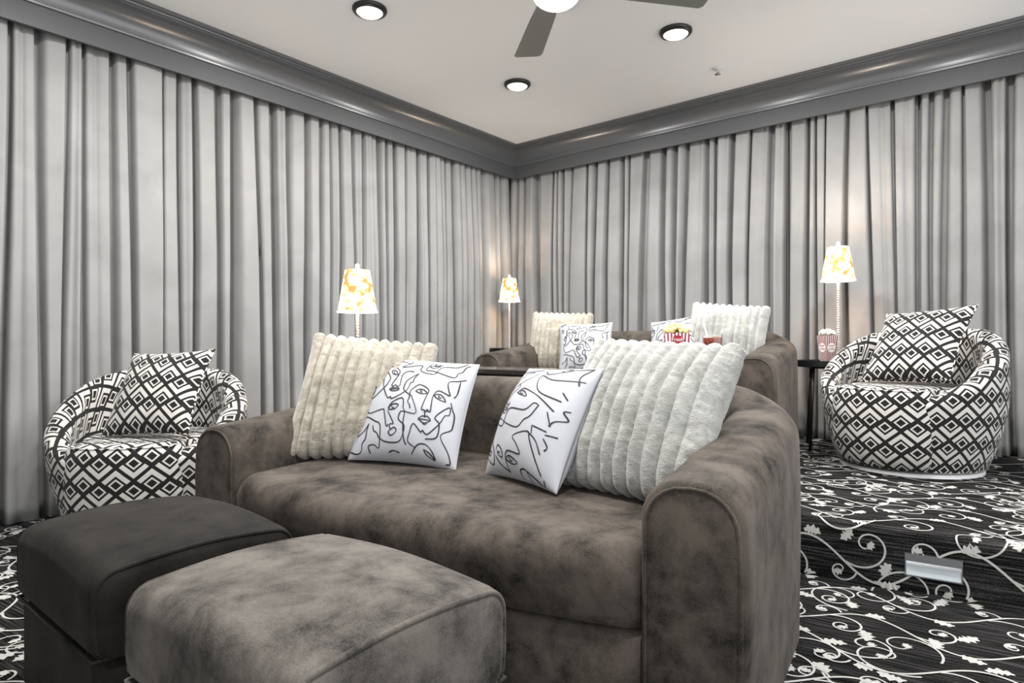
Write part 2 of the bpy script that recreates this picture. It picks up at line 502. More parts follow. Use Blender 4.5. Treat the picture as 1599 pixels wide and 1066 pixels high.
def vines():
    low, up = MB(), MB()
    rnd = random.Random(5)
    def keep_low(s, v):
        if v > -0.004: return False
        p = RO + RS * s + RB * v
        return -0.12 < p.x < 5.6 and p.y > -6.0
    def keep_up(s, v):
        if v < 0.004: return False
        p = unroll(s, v)
        return -0.10 < p[0] < 5.6 and p[1] < 0.09
    count = [0]
    def stroke(pts, w):
        vs = [p[1] for p in pts]
        count[0] += 1
        lift = 0.0008 + 0.000025 * (count[0] % 97)      # yarns cross over each other
        m = lambda s, v: unroll(s, v, lift)
        if min(vs) < 0: ribbon(low, pts, w, m, keep_low)
        if max(vs) > 0: ribbon(up, pts, w, m, keep_up)
    def leaf(x, y, ang, L, W, bend):
        n = 15
        t = np.linspace(0, 1, n)
        a = ang + bend * t
        px = x + np.cumsum(np.cos(a)) * L / n; py = y + np.cumsum(np.sin(a)) * L / n
        w = W * np.sin(PI * np.clip(t * 0.94 + 0.06, 0, 1)) ** 0.7 * (1 + 0.42 * np.cos(t * 4 * 2 * PI))
        stroke(np.stack([px, py], 1), w + 0.001)
    def spiral(x, y, ang, r0, turn, sgn, w=0.0074, tip=True):
        """stem that leaves (x,y) in direction ang and curls up on itself"""
        n = 44
        t = np.linspace(0, 1, n)
        r = r0 * (1 - 0.80 * t)
        da = turn * 2 * PI / n * sgn * (0.75 + 0.5 * t)
        a = ang + np.cumsum(da)
        step = r * abs(turn) * 2 * PI / n
        px = x + np.cumsum(np.cos(a) * step); py = y + np.cumsum(np.sin(a) * step)
        stroke(np.stack([px, py], 1), w * (1 - 0.25 * t))
        if tip: leaf(px[-1], py[-1], a[-1], 0.035, 0.022, sgn * 1.5)
        return px, py, a
    P = 0.50; A = 0.075; ROW = 0.235
    v0 = -3.9
    row = 0
    while v0 < 2.6:
        s = -4.2 + rnd.uniform(0, P)
        ph = rnd.uniform(0, 6.28)
        s1 = 2.9
        ss = np.arange(s, s1, 0.012)
        yy = v0 + A * np.sin(2 * PI * ss / P + ph) + 0.012 * np.sin(2 * PI * ss / 1.3 + row)
        stroke(np.stack([ss, yy], 1), 0.0078)
        # branches at each half wave
        k0 = math.ceil((2 * PI * s / P + ph) / PI)
        while True:
            x = ((k0 * PI) - ph) * P / (2 * PI)
            if x > s1 - 0.1: break
            up_ = 1 if k0 % 2 == 0 else -1
            sl = math.atan2(up_ * A * 2 * PI / P, 1)
            y = v0 + 0.012 * math.sin(2 * PI * x / 1.3 + row)
            # the spiral in the bend and a leaf on its back
            px, py, a = spiral(x, y, sl - up_ * 0.05, rnd.uniform(0.060, 0.085), rnd.uniform(1.15, 1.45), -up_)
            if rnd.random() < 0.75: leaf(px[14], py[14], a[14] + up_ * 0.9, rnd.uniform(0.06, 0.085), rnd.uniform(0.026, 0.036), -up_ * rnd.uniform(0.4, 1.4))
            # a counter curl off the other side
            if rnd.random() < 0.8:
                x2 = x + 0.05
                y2 = v0 + A * math.sin(2 * PI * x2 / P + ph)
                spiral(x2, y2, sl + up_ * 0.9, rnd.uniform(0.030, 0.045), 1.1, up_, 0.0066)
            leaf(x + 0.115, v0 + up_ * A * 1.0, up_ * 0.8 + rnd.uniform(-.3, .3), rnd.uniform(0.05, 0.08), 0.030, -up_ * 1.2)
            k0 += 1
        for q in range(int(7.0 / 0.27)):
            x, y = rnd.uniform(-4.2, 2.8), v0 + rnd.uniform(-0.1, 0.1)
            sg = rnd.choice((-1, 1))
            px, py, a = spiral(x, y, rnd.uniform(0, 6.28), rnd.uniform(0.075, 0.115), rnd.uniform(0.9, 1.3), sg, 0.0068)
            leaf(px[8], py[8], a[8] - sg * 0.8, rnd.uniform(0.055, 0.09), rnd.uniform(0.026, 0.038), sg * rnd.uniform(0.3, 1.3))
        v0 += ROW
        row += 1
    for mb, par, nm in ((low, FLOOR, 'vine_pattern'), (up, PLAT, 'vine_pattern')):
        o = mb.build(nm, M['vine'], par, smooth=False, auto=None)
        o['kind'] = 'stuff'
        o['label'] = 'ivory scrolling vine pattern of the carpet'
vines()

# valance board and cove moulding along both walls
def trim_profile():
    P = [(-0.02, 2.457), (0.0, 2.457), (0.0, 2.568), (0.013, 2.571), (0.015, 2.581), (0.004, 2.588)]
    for k in range(11):
        a = PI / 2 * k / 10
        P.append((0.099 - 0.095 * math.cos(a), 2.591 + 0.101 * math.sin(a)))
    P += [(0.103, 2.693), (0.103, 2.703), (0.112, 2.704), (0.114, 2.711), (0.132, 2.714), (0.132, CEIL - 0.0005), (-0.02, CEIL - 0.0005)]
    return P
def trim(name, wall):
    P = trim_profile(); n = len(P); v = []; f = []
    for p, z in P: v.append((p, -p, z))
    for p, z in P: v.append((p, YF, z) if wall == 'left' else (XR, -p, z))
    for i in range(n):
        j = (i + 1) % n
        f.append((i, j, j + n, i + n))
    f += [tuple(range(n))[::-1], tuple(range(n, 2 * n))]
    o = fix_normals(tag(obj(name, v, f, M['trim'], smooth=True, auto=28), kind='structure'))
    o.data.materials.append(M['board'])
    for p in o.data.polygons:
        if len(p.vertices) == 4 and max(o.data.vertices[k].co.z for k in p.vertices) < 2.5685: p.material_index = 1
    return o
trim('trim_1', 'left')['label'] = 'grey painted valance and cove moulding along the left wall'
trim('trim_2', 'back')['label'] = 'grey painted valance and cove moulding along the right wall'

# ------------------------------------------------------------------ curtains
def smooth(a, b, x):
    t = np.clip((x - a) / (b - a), 0, 1)
    return t * t * (3 - 2 * t)

def curtain(wall, a0, a1, label, seed, base=0.10):
    """a0..a1 is the run along the wall, measured from the corner"""
    rnd = random.Random(seed)
    edges = [0.0]; Ls = []
    W = a1 - a0
    x = 0.0
    pleats = []
    while x < W - 0.05:
        w = rnd.choice([0.055, 0.07, 0.085, 0.105, 0.13, 0.16, 0.19]) * rnd.uniform(0.85, 1.15)
        if W - x - w < 0.05: w = W - x
        pleats.append((x, w, rnd.uniform(0.55, 1.0), rnd.uniform(0.08, 0.34), rnd.uniform(0.10, 0.42), rnd.uniform(-1, 1), rnd.uniform(0, 6.28), rnd.random() < 0.35))
        x += w
    nrow = 34
    cols = []
    for (px, w, dep, g0, g1, dr, ph, dbl) in pleats:
        k = max(12, int(w / 0.0055))
        cols.append([(px + w * t, i) for i, t in [(len(cols), j / k) for j in range(k)]])
    colx = [c for cl in cols for c in cl] + [(W, len(pleats) - 1)]
    top = 2.62
    v = []
    xs = np.array([c[0] for c in colx])
    pi_ = np.array([c[1] for c in colx])
    PX = np.array([p[0] for p in pleats]); PW = np.array([p[1] for p in pleats])
    T = (xs - PX[pi_]) / PW[pi_]
    dep = np.array([p[2] for p in pleats])[pi_]
    g0 = np.array([p[3] for p in pleats])[pi_]; g1 = np.array([p[4] for p in pleats])[pi_]
    dr = np.array([p[5] for p in pleats]); ph = np.array([p[6] for p in pleats]); dbl = np.array([p[7] for p in pleats])[pi_]
    rows = []
    for r in range(nrow + 1):
        u = r / nrow                      # 0 top, 1 bottom
        # width of each pleat drifts with height; boundaries move, panel edges stay
        bshift = np.zeros(len(pleats) + 1)
        for j in range(1, len(pleats)):
            bshift[j] = (0.036 * dr[j] * u ** 1.3 + 0.014 * math.sin(ph[j] + u * 3.1)) * min(PW[j], PW[j - 1]) / 0.08
        e = np.concatenate([PX, [W]]) + bshift
        X = e[pi_] + T * (e[pi_ + 1] - e[pi_])
        prof = smooth(0, 1, np.clip((T - 0.10) / g0, 0, 1)) * smooth(0, 1, np.clip((1 - T - 0.10) / g1, 0, 1))
        prof = prof * (1 - 0.16 * np.where(dbl, np.exp(-((T - 0.55) / 0.07) ** 2), 0)) - 0.10 * (T - 0.3)
        X = X + (T - 0.5) * np.clip(prof, 0, 1) * PW[pi_] * 0.42
        D = (0.044 + 0.072 * dep) * prof * (0.72 + 0.35 * min(1, u * 2.2))
        D += 0.010 * np.sin(X * 9 + seed) * u + 0.006 * np.sin(X * 23 + 5 * u + seed)
        rows.append((X, D, u))
    nc = len(xs)
    for X, D, u in rows:
        for x, d in zip(X, D):
            off = -base - 0.035 + d
            along = a0 + x
            if wall == 'left':
                wx, wy = off, -along
            else:
                wx, wy = along, -off
            # bottom follows the floor or the platform
            p = Vector((wx, wy, 0)) - RO
            zb = TIER if p.dot(RB) > -0.06 else 0.0
            z = top + (zb + 0.006 - top) * u
            v.append((wx, wy, z))
    f = []
    for r in range(len(rows) - 1):
        for c in range(nc - 1):
            a = r * nc + c
            f.append((a, a + 1, a + nc + 1, a + nc))
    o = obj('curtain', v, f, M['curtain'], smooth=True)
    tag(o, label, 'curtain', 'grey velvet curtains')
    sm = o.modifiers.new('thickness', 'SOLIDIFY'); sm.thickness = 0.003; sm.offset = 0
    return o

LC = [(-0.02, 0.62, 'grey velvet curtain on the left wall nearest the room corner'),
      (0.63, 1.42, 'grey velvet curtain on the left wall, second from the room corner'),
      (1.43, 2.44, 'grey velvet curtain on the left wall behind the lamp beside the front sofa'),
      (2.45, 3.40, 'grey velvet curtain on the left wall behind the left patterned armchair'),
      (3.41, 5.00, 'grey velvet curtain at the far left edge of the photo')]
for i, (a, b, l) in enumerate(LC): curtain('left', a, b, l, 30 + i)
RC = [(-0.13, 0.78, 'grey velvet curtain on the right wall nearest the room corner'),
      (0.79, 1.62, 'grey velvet curtain on the right wall behind the left half of the rear sofa'),
      (1.63, 2.46, 'grey velvet curtain on the right wall behind the right half of the rear sofa'),
      (2.47, 3.26, 'pale grey curtain behind the side table with the lamp and popcorn box'),
      (3.27, 4.20, 'pale grey curtain behind the right patterned armchair at the right edge'),
      (4.21, 5.40, 'grey velvet curtain on the right wall just outside the frame')]
for i, (a, b, l) in enumerate(RC): curtain('back', a, b, l, 50 + i)

# ------------------------------------------------------------------ ceiling fittings
def ceiling_light(x, y, label):
    t = thing('ceiling_light', label, 'ceiling light', (x, y, CEIL), group='round ceiling disc lights')
    n = 40
    pr = [(0.070, -0.001), (0.094, -0.001), (0.095, -0.010), (0.088, -0.020), (0.074, -0.024), (0.068, -0.016)]
    v, f = lathe(pr, n, cap0=False, cap1=False)
    f += [((len(pr) - 1) * n + k, (len(pr) - 1) * n + (k + 1) % n, (k + 1) % n, k) for k in range(n)]
    fix_normals(obj('trim_ring', v, f, M['bronze'], t, auto=50))
    pr = [(0.071, -0.004), (0.071, -0.022), (0.062, -0.030), (0.045, -0.036), (0.024, -0.0395), (0.004, -0.0405)]
    v, f = lathe(pr, n)
    fix_normals(obj('lens', v, f, M['lens'], t))
    ld = bpy.data.lights.new('disc_bulb', 'AREA'); ld.shape = 'DISK'; ld.size = 0.13; ld.energy = DISC_W
    ld.color = (1.0, 0.98, 0.96)
    lo = bpy.data.objects.new('disc_bulb', ld); link(lo, t); lo.location = (0, 0, -0.046)
    return t
ceiling_light(1.00, -1.20, 'round disc ceiling light nearest the corner of the room')
ceiling_light(1.00, -2.50, 'round disc ceiling light cut by the top edge, left of the fan')
ceiling_light(2.20, -1.20, 'round disc ceiling light between the fan and the sprinkler head')
for x, y, w in ((3.40, -1.20, 'above the right patterned armchair'), (3.40, -2.50, 'above the step of the platform'), (1.00, -3.80, 'above the left patterned armchair'),
                (2.20, -3.80, 'above the gap between the two ottomans'), (3.40, -3.80, 'above the right arm of the front sofa')):
    ceiling_light(x, y, 'round disc ceiling light outside the frame, ' + w)

def ceiling_fan():
    t = thing('ceiling_fan', 'ceiling fan with dark grey blades and white light globe', 'ceiling fan', (2.2, -2.42, CEIL))
    v, f = lathe([(0.07, -0.001), (0.07, -0.03), (0.02, -0.06)], 24); fix_normals(obj('canopy', v, f, M['bronze'], t, auto=40))
    v, f = lathe([(0.014, -0.055), (0.014, -0.17)], 12); fix_normals(obj('downrod', v, f, M['bronze'], t, auto=40))
    v, f = lathe([(0.03, -0.16), (0.09, -0.175), (0.115, -0.20), (0.115, -0.25), (0.10, -0.275), (0.085, -0.28)], 32)
    fix_normals(obj('motor_housing', v, f, M['bronze'], t, auto=40))
    pr = [(0.085, -0.280)] + [(0.105 * math.sin(a), -0.300 - 0.062 * math.cos(a)) for a in np.linspace(PI * 0.55, 0.02, 10)]
    v, f = lathe(pr, 32); fix_normals(obj('light_globe', v, f, M['globe'], t))
    for k, a in enumerate((138, 48, -42, -132)):
        mb = MB()
        L0, L1 = 0.10, 0.72
        outl = [(L0, -0.045), (0.30, -0.062), (L1 - 0.04, -0.078), (L1 - 0.008, -0.072), (L1, -0.05), (L1 - 0.003, 0.062), (L1 - 0.02, 0.078), (0.30, 0.062), (L0, 0.045)]
        rings = []
        for zz in (0.004, -0.004):
            rings.append([(x, y, -0.255 + zz - y * 0.12) for x, y in outl])
        v, f = rings_mesh(rings)
        mb.add(v, f)
        b = mb.build('blade', M['blade'], t, smooth=False, auto=None)
        fix_normals(b)
        b.rotation_euler = (0, 0, math.radians(a))
        v, f = rbox(0.09, 0.19, -0.02, 0.02, -0.238, -0.231, 0.003)
        obj('blade_iron', v, f, M['bronze'], b, smooth=False)
ceiling_fan()

def sprinkler():
    t = thing('sprinkler_head', 'small white sprinkler head on the ceiling', 'sprinkler', (2.20, -0.55, CEIL))
    v, f = lathe([(0.035, -0.001), (0.035, -0.006), (0.014, -0.012)], 24); fix_normals(obj('escutcheon', v, f, M['white'], t, auto=40))
    v, f = lathe([(0.008, -0.01), (0.008, -0.03)], 12); fix_normals(obj('body', v, f, M['chrome'], t, auto=40))
    v, f = lathe([(0.020, -0.040), (0.020, -0.043)], 16); fix_normals(obj('deflector', v, f, M['chrome'], t, auto=40))
    for s in (-1, 1):
        v, f = tube([(0.007 * s, 0, -0.028), (0.012 * s, 0, -0.034), (0.006 * s, 0, -0.041)], 0.002, 6)
        obj('frame_arm', v, f, M['chrome'], t)
sprinkler()

# ------------------------------------------------------------------ sofas
SW, SD, ST = 0.94, 1.01, 0.225       # half width, depth, arm thickness
def sofa_path(n=90):
    """U path of the middle of arms and back: list of (x, y, nx, ny, height)"""
    xa = SW - ST / 2; yb = SD - ST / 2; rc = 0.15
    pts = []
    def h_arm(y):
        t = min(max(y / (yb - rc), 0), 1)
        return 0.605 + 0.085 * t ** 1.4
    straight = [(-xa, y) for y in np.linspace(0.0, yb - rc, 26)]
    for x, y in straight: pts.append((x, y, -1, 0, h_arm(y)))
    for k in range(1, 15):
        a = PI - PI / 2 * k / 14
        pts.append((-xa + rc + rc * math.cos(a), yb - rc + rc * math.sin(a), math.cos(a), math.sin(a), 0.690 + 0.065 * smooth(0, 1, k / 14)))
    half = len(pts)
    for x in np.linspace(-xa + rc, 0, 12)[1:]: pts.append((x, yb, 0, 1, 0.755))
    mid = len(pts)
    mir = [(-x, y, -nx, ny, h) for x, y, nx, ny, h in pts[:-1]][::-1]
    return pts + mir, 33, len(pts) + len(mir) - 1 - 33

def sofa_section(T, H, ins=0.0):
    T2 = T / 2 - ins; Ht = H - ins
    r = min(T2, 0.088)
    S = [(-T2, 0.0), (-T2, 0.15), (-T2, 0.30), (-T2, 0.44), (-T2, Ht - r)]
    for k in range(1, 12):
        a = PI - PI * k / 12
        if k < 6: cx = -T2 + r
        elif k > 6: cx = T2 - r
        else: cx = 0
        S.append((cx + r * math.cos(a), Ht - r + r * math.sin(a)))
    S += [(T2, Ht - r), (T2 + 0.004, 0.44), (T2 + 0.004, 0.30), (T2 + 0.002, 0.15), (T2, 0.0)]
    return S

def make_sofa(name, label, loc, rot):
    t = thing(name, label, 'sofa', loc, (0, 0, rot))
    path, i0, i1 = sofa_path()
    def ring(p, T, ins=0, dy=0):
        x, y, nx, ny, h = p
        # section is shifted so that the outer face keeps its line
        return [(x + nx * n, y + dy + ny * n, z) for n, z in sofa_section(T, h, ins)]
    r = 0.026
    front_l = [ring(path[0], ST, r - math.sqrt(max(r * r - (r - e) ** 2, 0)), e - 0.0) for e in (0.0, 0.004, 0.010, 0.018, 0.026)]
    left = front_l + [ring(p, ST) for p in path[2:i0 + 1]]
    back = [ring(p, ST) for p in path[i0:i1 + 1]]
    front_r = [ring(path[-1], ST, r - math.sqrt(max(r * r - (r - e) ** 2, 0)), e) for e in (0.0, 0.004, 0.010, 0.018, 0.026)]
    right = [ring(p, ST) for p in path[i1:-2]] + front_r[::-1]
    for nm, rg in (('arm', left), ('backrest', back), ('arm', right)):
        v, f = rings_mesh(rg)
        o = fix_normals(obj(nm, v, f, M['sofa'], t, auto=50))
        if nm == 'arm':
            p = path[0] if rg is left else path[-1]
            S = sofa_section(ST, p[4], 0.014)
            pts = [(p[0] + p[2] * n, 0.003, z) for n, z in S]
            vv, ff = tube(pts, 0.0045, 6)
            obj('welt', vv, ff, M['sofa'], o)
    # seat cushion with bowed front
    xi = SW - ST - 0.001
    nx, ny = 40, 34
    def outline(x):
        return 0.004 - 0.075 * (1 - (x / xi) ** 2) ** 0.8
    z0, z1 = 0.258, 0.452
    prof = []           # (inset from front, z): rounded front edge from the bottom to the top
    R = 0.075
    prof += [(0.10, z0), (0.03, z0), (0.008, z0 + 0.012), (0.0, z0 + 0.035), (-0.004, 0.34)]
    for k in range(0, 9):
        a = PI / 2 * k / 8
        prof.append((R - R * math.cos(a) - 0.004 * math.cos(a), z1 - R + R * math.sin(a)))
    for q in np.linspace(0.12, 1.0, 12): prof.append((0.075 + 0.80 * q * 0.95, z1 + 0.006 * math.sin(PI * q)))
    v = []; f = []
    nxp = nx + 1
    for d, z in prof:
        for i in range(nxp):
            x = -xi + 2 * xi * i / nx
            ed = 1 - min(1, (xi - abs(x)) / 0.05)
            zz = z - 0.026 * ed ** 2 * float(smooth(0.36, 0.45, z))
            y = outline(x) + d + 0.012 * ed ** 3 * float(1 - smooth(0.02, 0.2, d))
            if d > 0.2: y = min(y, SD - ST - 0.006)
            v.append((x, y, zz))
    for j in range(len(prof) - 1):
        for i in range(nx):
            a = j * nxp + i
            f.append((a, a + 1, a + nxp + 1, a + nxp))
    for i in (0, nx):
        c = len(v); v.append((v[i][0], 0.35, 0.35))
        ringi = [j * nxp + i for j in range(len(prof))]
        f += [(ringi[j], ringi[j + 1], c) if i == 0 else (ringi[j + 1], ringi[j], c) for j in range(len(ringi) - 1)]
    fix_normals(obj('seat_cushion', v, f, M['sofa'], t, auto=60))
    # base below the cushion
    v = []; f = []
    for z in (0.0, 0.02, 0.235, 0.252):
        for i in range(nxp):
            x = -xi + 2 * xi * i / nx
            v.append((x, outline(x) + 0.012 + (0.012 if z in (0.0, 0.252) else 0), z))
    for j in range(3):
        for i in range(nx):
            a = j * nxp + i
            f.append((a, a + 1, a + nxp + 1, a + nxp))
    k = len(v)
    v += [(-xi, SD - ST - .006, 0.0), (xi, SD - ST - .006, 0.0), (-xi, SD - ST - .006, 0.252), (xi, SD - ST - .006, 0.252)]
    f.append(tuple(3 * nxp + i for i in range(nxp)) + (k + 3, k + 2))
    f.append(tuple(range(nxp))[::-1] + (k, k + 1))
    f.append((0, nxp, 2 * nxp, 3 * nxp, k + 2, k)); f.append((nx, k + 1, k + 3, 3 * nxp + nx, 2 * nxp + nx, nxp + nx))
    f.append((k, k + 2, k + 3, k + 1))
    fix_normals(obj('base', v, f, M['sofa'], t, auto=60))
    return t
SOFA_ROT = math.radians(7.5)
S1 = (2.443, -3.552, 0.0)
S2 = (1.89, -1.50, TIER)
make_sofa('sofa', 'brown velvet sofa in front, with four pillows and curved arms', S1, SOFA_ROT)
make_sofa('sofa', 'brown velvet sofa on the raised platform behind the dark counter', S2, SOFA_ROT)

def local(base, s, b, z=0.0, rot=SOFA_ROT):
    c, q = math.cos(rot), math.sin(rot)
    return (base[0] + s * c - b * q, base[1] + s * q + b * c, base[2] + z)

# ------------------------------------------------------------------ ottomans
def make_ottoman(label, x0, x1, y0, y1, mat, h=0.424):
    cx, cy = (x0 + x1) / 2, (y0 + y1) / 2
    t = thing('ottoman', label, 'ottoman', (cx, cy, 0))
    hx, hy = (x1 - x0) / 2, (y1 - y0) / 2
    zb = 0.235
    def section(ins):
        R = 0.052 - ins * 0.3
        H = h - ins
        S = [(-hy + 0.02 + ins, zb), (-hy + 0.004 + ins, zb + 0.02), (-hy + ins, zb + 0.06), (-hy + ins, H - R - 0.01)]
        for k in range(0, 7):
            a = PI - PI / 2 * k / 6
            S.append((-hy + ins + R + R * math.cos(a), H - R + R * math.sin(a) - 0.0))
        for q in np.linspace(0, 1, 15)[1:-1]:
            S.append((-hy + ins + R + (2 * hy - 2 * ins - 2 * R) * q, H + 0.012 * math.sin(PI * q)))
        S += [(-y, z) for y, z in S[:11][::-1]]
        return S
    xs = []
    r = 0.030
    for e in (0.0, 0.004, 0.010, 0.018, 0.030): xs.append((-hx + e, r - math.sqrt(max(r * r - (r - e) ** 2, 0))))
    for q in np.linspace(0, 1, 14)[1:-1]: xs.append((-hx + 0.03 + (2 * hx - 0.06) * q, -0.014 * math.sin(PI * q)))
    xs += [(-x, i) for x, i in xs[:5][::-1]]
    rings = []
    for x, i in xs:
        S = section(max(i, 0)); up = -min(i, 0)
        rings.append([(x, y, z + (up if z > h - 0.09 else 0)) for y, z in S])
    v, f = rings_mesh(rings)
    c = fix_normals(obj('top_cushion', v, f, mat, t, auto=60))
    for sx in (-1, 1):
        S = section(0.008)
        v, f = tube([(sx * (hx - 0.010), y, z) for y, z in S], 0.0062, 8)
        obj('piping', v, f, mat, c)
    v, f = rbox(-hx + 0.012, hx - 0.012, -hy + 0.012, hy - 0.012, 0.0, zb + 0.004, 0.02)
    obj('base', v, f, mat, t, auto=40)
    v, f = tube([(hx - 0.006, hy - 0.006, zb), (hx - 0.006, -hy + 0.006, zb), (-hx + 0.006, -hy + 0.006, zb), (-hx + 0.006, hy - 0.006, zb)], 0.005, 6, closed=True)
    obj('seam_piping', v, f, mat, t)
make_ottoman('grey brown velvet ottoman in the foreground, nearer and lighter of the two', 2.435, 3.015, -4.225, -3.735, M['ott'])
make_ottoman('dark charcoal velvet ottoman beside the left patterned armchair', 1.765, 2.325, -4.245, -3.775, M['ottd'])

# ------------------------------------------------------------------ barrel armchairs
CR = 0.435
def make_chair(name, label, loc, face):
    """face: direction (radians, world) that the seat looks towards"""
    t = thing(name, label, 'armchair', loc, (0, 0, face + PI / 2))      # local front is -y
    # swivel base
    v, f = lathe([(0.30, 0.0), (0.335, 0.004), (0.335, 0.022), (0.31, 0.030)], 40)
    fix_normals(obj('base', v, f, M['white'], t, auto=40))
    # shell: angle measured from the back, opening at the front
    open_a = math.radians(151)
    na = 84
    def height(a):
        q = abs(a) / open_a
        return 0.755 - 0.02 * q - 0.345 * smooth(0.22, 1.08, q)
    def rad(z):
        u = z / 0.75
        return 0.335 + 0.100 * math.sin(min(1, u * 1.7) * PI / 2) - 0.035 * max(0, u - 0.6) ** 1.5
    TH = 0.115
    rings = []; uvs = []
    ends = [0.0, 0.006, 0.016, 0.030]
    angs = [-open_a + e / 0.4 for e in ends] + list(np.linspace(-open_a + 0.09, open_a - 0.09, na)) + [open_a - e / 0.4 for e in ends[::-1]]
    def ring(a, ins):
        H = height(a) - ins
        th = TH * (1 - 0.25 * smooth(0.6, 1, abs(a) / open_a)) - 2 * ins
        rt = th * 0.48
        pts = []; ro = []
        zo = np.linspace(0.035 + ins * 0.5, H - rt, 14)
        for z in zo: ro.append((rad(z) - ins, z))
        r_top = rad(H - rt) - ins
        for k in range(1, 10):
            b = PI * k / 10
            ro.append((r_top - th / 2 + th / 2 * math.cos(b), H - rt + rt * math.sin(b)))
        for z in zo[::-1][:13]: ro.append((rad(H - rt) - ins - th - 0.02 * max(0, (H - rt - z)), z))
        s = 0.0; u_ = []
        for i, (r_, z) in enumerate(ro):
            if i: s += math.hypot(r_ - ro[i - 1][0], z - ro[i - 1][1])
            # deepen the shell a little front to back
            pts.append((r_ * math.sin(a), r_ * math.cos(a) * 0.98, z))
            u_.append((a * 0.42, s))
        return pts, u_
    for i, a in enumerate(angs):
        k = min(i, len(angs) - 1 - i)
        ins = [0.022, 0.012, 0.005, 0.001][k] if k < 4 else 0.0
        p, u = ring(a, ins)
        rings.append(p); uvs += u
    v, f = rings_mesh(rings)
    fix_normals(obj('shell', v, f, M['chair'], t, uv=uvs, auto=60))
    # seat drum: fills the shell and shows in the opening
    n = 72
    pr = [(0.84, 0.036), (0.925, 0.07), (0.975, 0.14), (0.995, 0.22), (1.0, 0.32), (0.995, 0.385), (0.975, 0.418), (0.94, 0.437), (0.88, 0.446), (0.78, 0.449), (0.5, 0.451), (0.2, 0.452)]
    def seat_r(a):
        # a measured from the front; wide front, narrower inside the shell
        q = abs(((a + PI) % (2 * PI)) - PI)
        fr = 0.425
        inn = 0.300
        return fr + (inn - fr) * smooth(math.radians(33), math.radians(48), q)
    v = []; uvv = []; f = []
    s = 0
    for j, (k, z) in enumerate(pr):
        for i in range(n + 1):
            a = 2 * PI * i / n - PI
            r_ = seat_r(a) * k
            x, y = r_ * math.sin(a), -r_ * math.cos(a)
            v.append((x, y, z)); uvv.append((a * 0.40, z))
        if j: pass
    for j in range(len(pr) - 1):
        for i in range(n):
            a = j * (n + 1) + i
            f.append((a, a + 1, a + n + 2, a + n + 1))
    # separate top with planar coordinates
    base = len(v)
    for j in range(7, len(pr)):
        for i in range(n + 1):
            x, y, z = v[j * (n + 1) + i]
            v.append((x, y, z + 0.0004)); uvv.append((x, y * 0.9 + 0.42))
    for j in range(len(pr) - 8):
        for i in range(n):
            a = base + j * (n + 1) + i
            f.append((a, a + 1, a + n + 2, a + n + 1))
    f = [q for q in f if not (7 * (n + 1) <= min(q) and max(q) < base)]
    f.append(tuple(base + (len(pr) - 8) * (n + 1) + i for i in range(n)))
    obj('seat', v, f, M['chair'], t, uv=uvv, auto=60)
    # welt where the seat top meets the front
    a_ = np.linspace(-math.radians(31), math.radians(31), 30)
    vv, ff = tube([(0.405 * math.sin(a), -0.405 * math.cos(a), 0.434) for a in a_], 0.003, 6)
    obj('welt', vv, ff, M['chair'], t, uv=[(p[0], p[2]) for p in vv])
    return t
CH_R = (3.31, -0.68, TIER)
CH_L = (0.455, -3.405, 0.0)
make_chair('armchair', 'black and white diamond patterned barrel armchair on the raised platform, right', CH_R, math.radians(-106))
make_chair('armchair', 'black and white diamond patterned barrel armchair on the left, behind the ottomans', CH_L, math.radians(-40))

# ------------------------------------------------------------------ cushions
def pillow_pt(u, v, a, hgt, T, ears=0.06, side=1, shear=0.0, drop=0.0):
    """u,v in -1..1; returns local point; front is -y"""
    x = a * u * (1 - ears * (1 - v * v))
    z = hgt * v * (1 - ears * (1 - u * u))
    q = max(0.0, (1 - u * u)) * max(0.0, (1 - v * v))
    y = -side * T * q ** 0.52
    return x + shear * z, y, z - drop * x * (v + 1) / 2

def place(o, bottom, yaw, lean, roll, half):
    """rest the pillow (origin in its centre) on the height of bottom[2]"""
    o.rotation_euler = (-lean, roll, yaw)
    R = o.rotation_euler.to_matrix()
    lo = 1e9
    meshes = [o] if o.type == 'MESH' else [c for c in o.children if c.type == 'MESH']
    me = meshes[0].data
    for vv in me.vertices: lo = min(lo, (R @ vv.co).z)
    c = R @ Vector((0, 0, -half))
    o.location = (bottom[0] - c.x, bottom[1] - c.y, bottom[2] - lo)

def sheet(fn, n, m):
    v = []; f = []
    for j in range(m + 1):
        for i in range(n + 1):
            u = math.sin(PI / 2 * (2 * i / n - 1)); w = math.sin(PI / 2 * (2 * j / m - 1))
            v.append(fn(u, w))
    return v

def pillow_mesh(fn, n, m):
    """fn(u,v,side): closed pillow from two sheets"""
    v = []; f = []; st = n + 1
    par = [math.sin(PI / 2 * (2 * i / n - 1)) for i in range(n + 1)]
    parm = [math.sin(PI / 2 * (2 * i / m - 1)) for i in range(m + 1)]
    for sd in (1, -1):
        for w in parm:
            for u in par: v.append(fn(u, w, sd))
    N = st * (m + 1)
    for j in range(m):
        for i in range(n):
            a = j * st + i
            f.append((a, a + 1, a + st + 1, a + st))
            f.append((a + N, a + st + N, a + st + 1 + N, a + 1 + N))
    b = [i for i in range(n)] + [j * st + n for j in range(m)] + [m * st + i for i in range(n, 0, -1)] + [j * st for j in range(m, 0, -1)]
    for k in range(len(b)):
        p, q = b[k], b[(k + 1) % len(b)]
        f.append((p, p + N, q + N, q))
    return v, f

def wrinkle(x, z, seed, amp):
    return amp * (mnoise.noise(Vector((x * 7 + seed, z * 7, seed))) + 0.5 * mnoise.noise(Vector((x * 17, z * 15, seed + 4))))

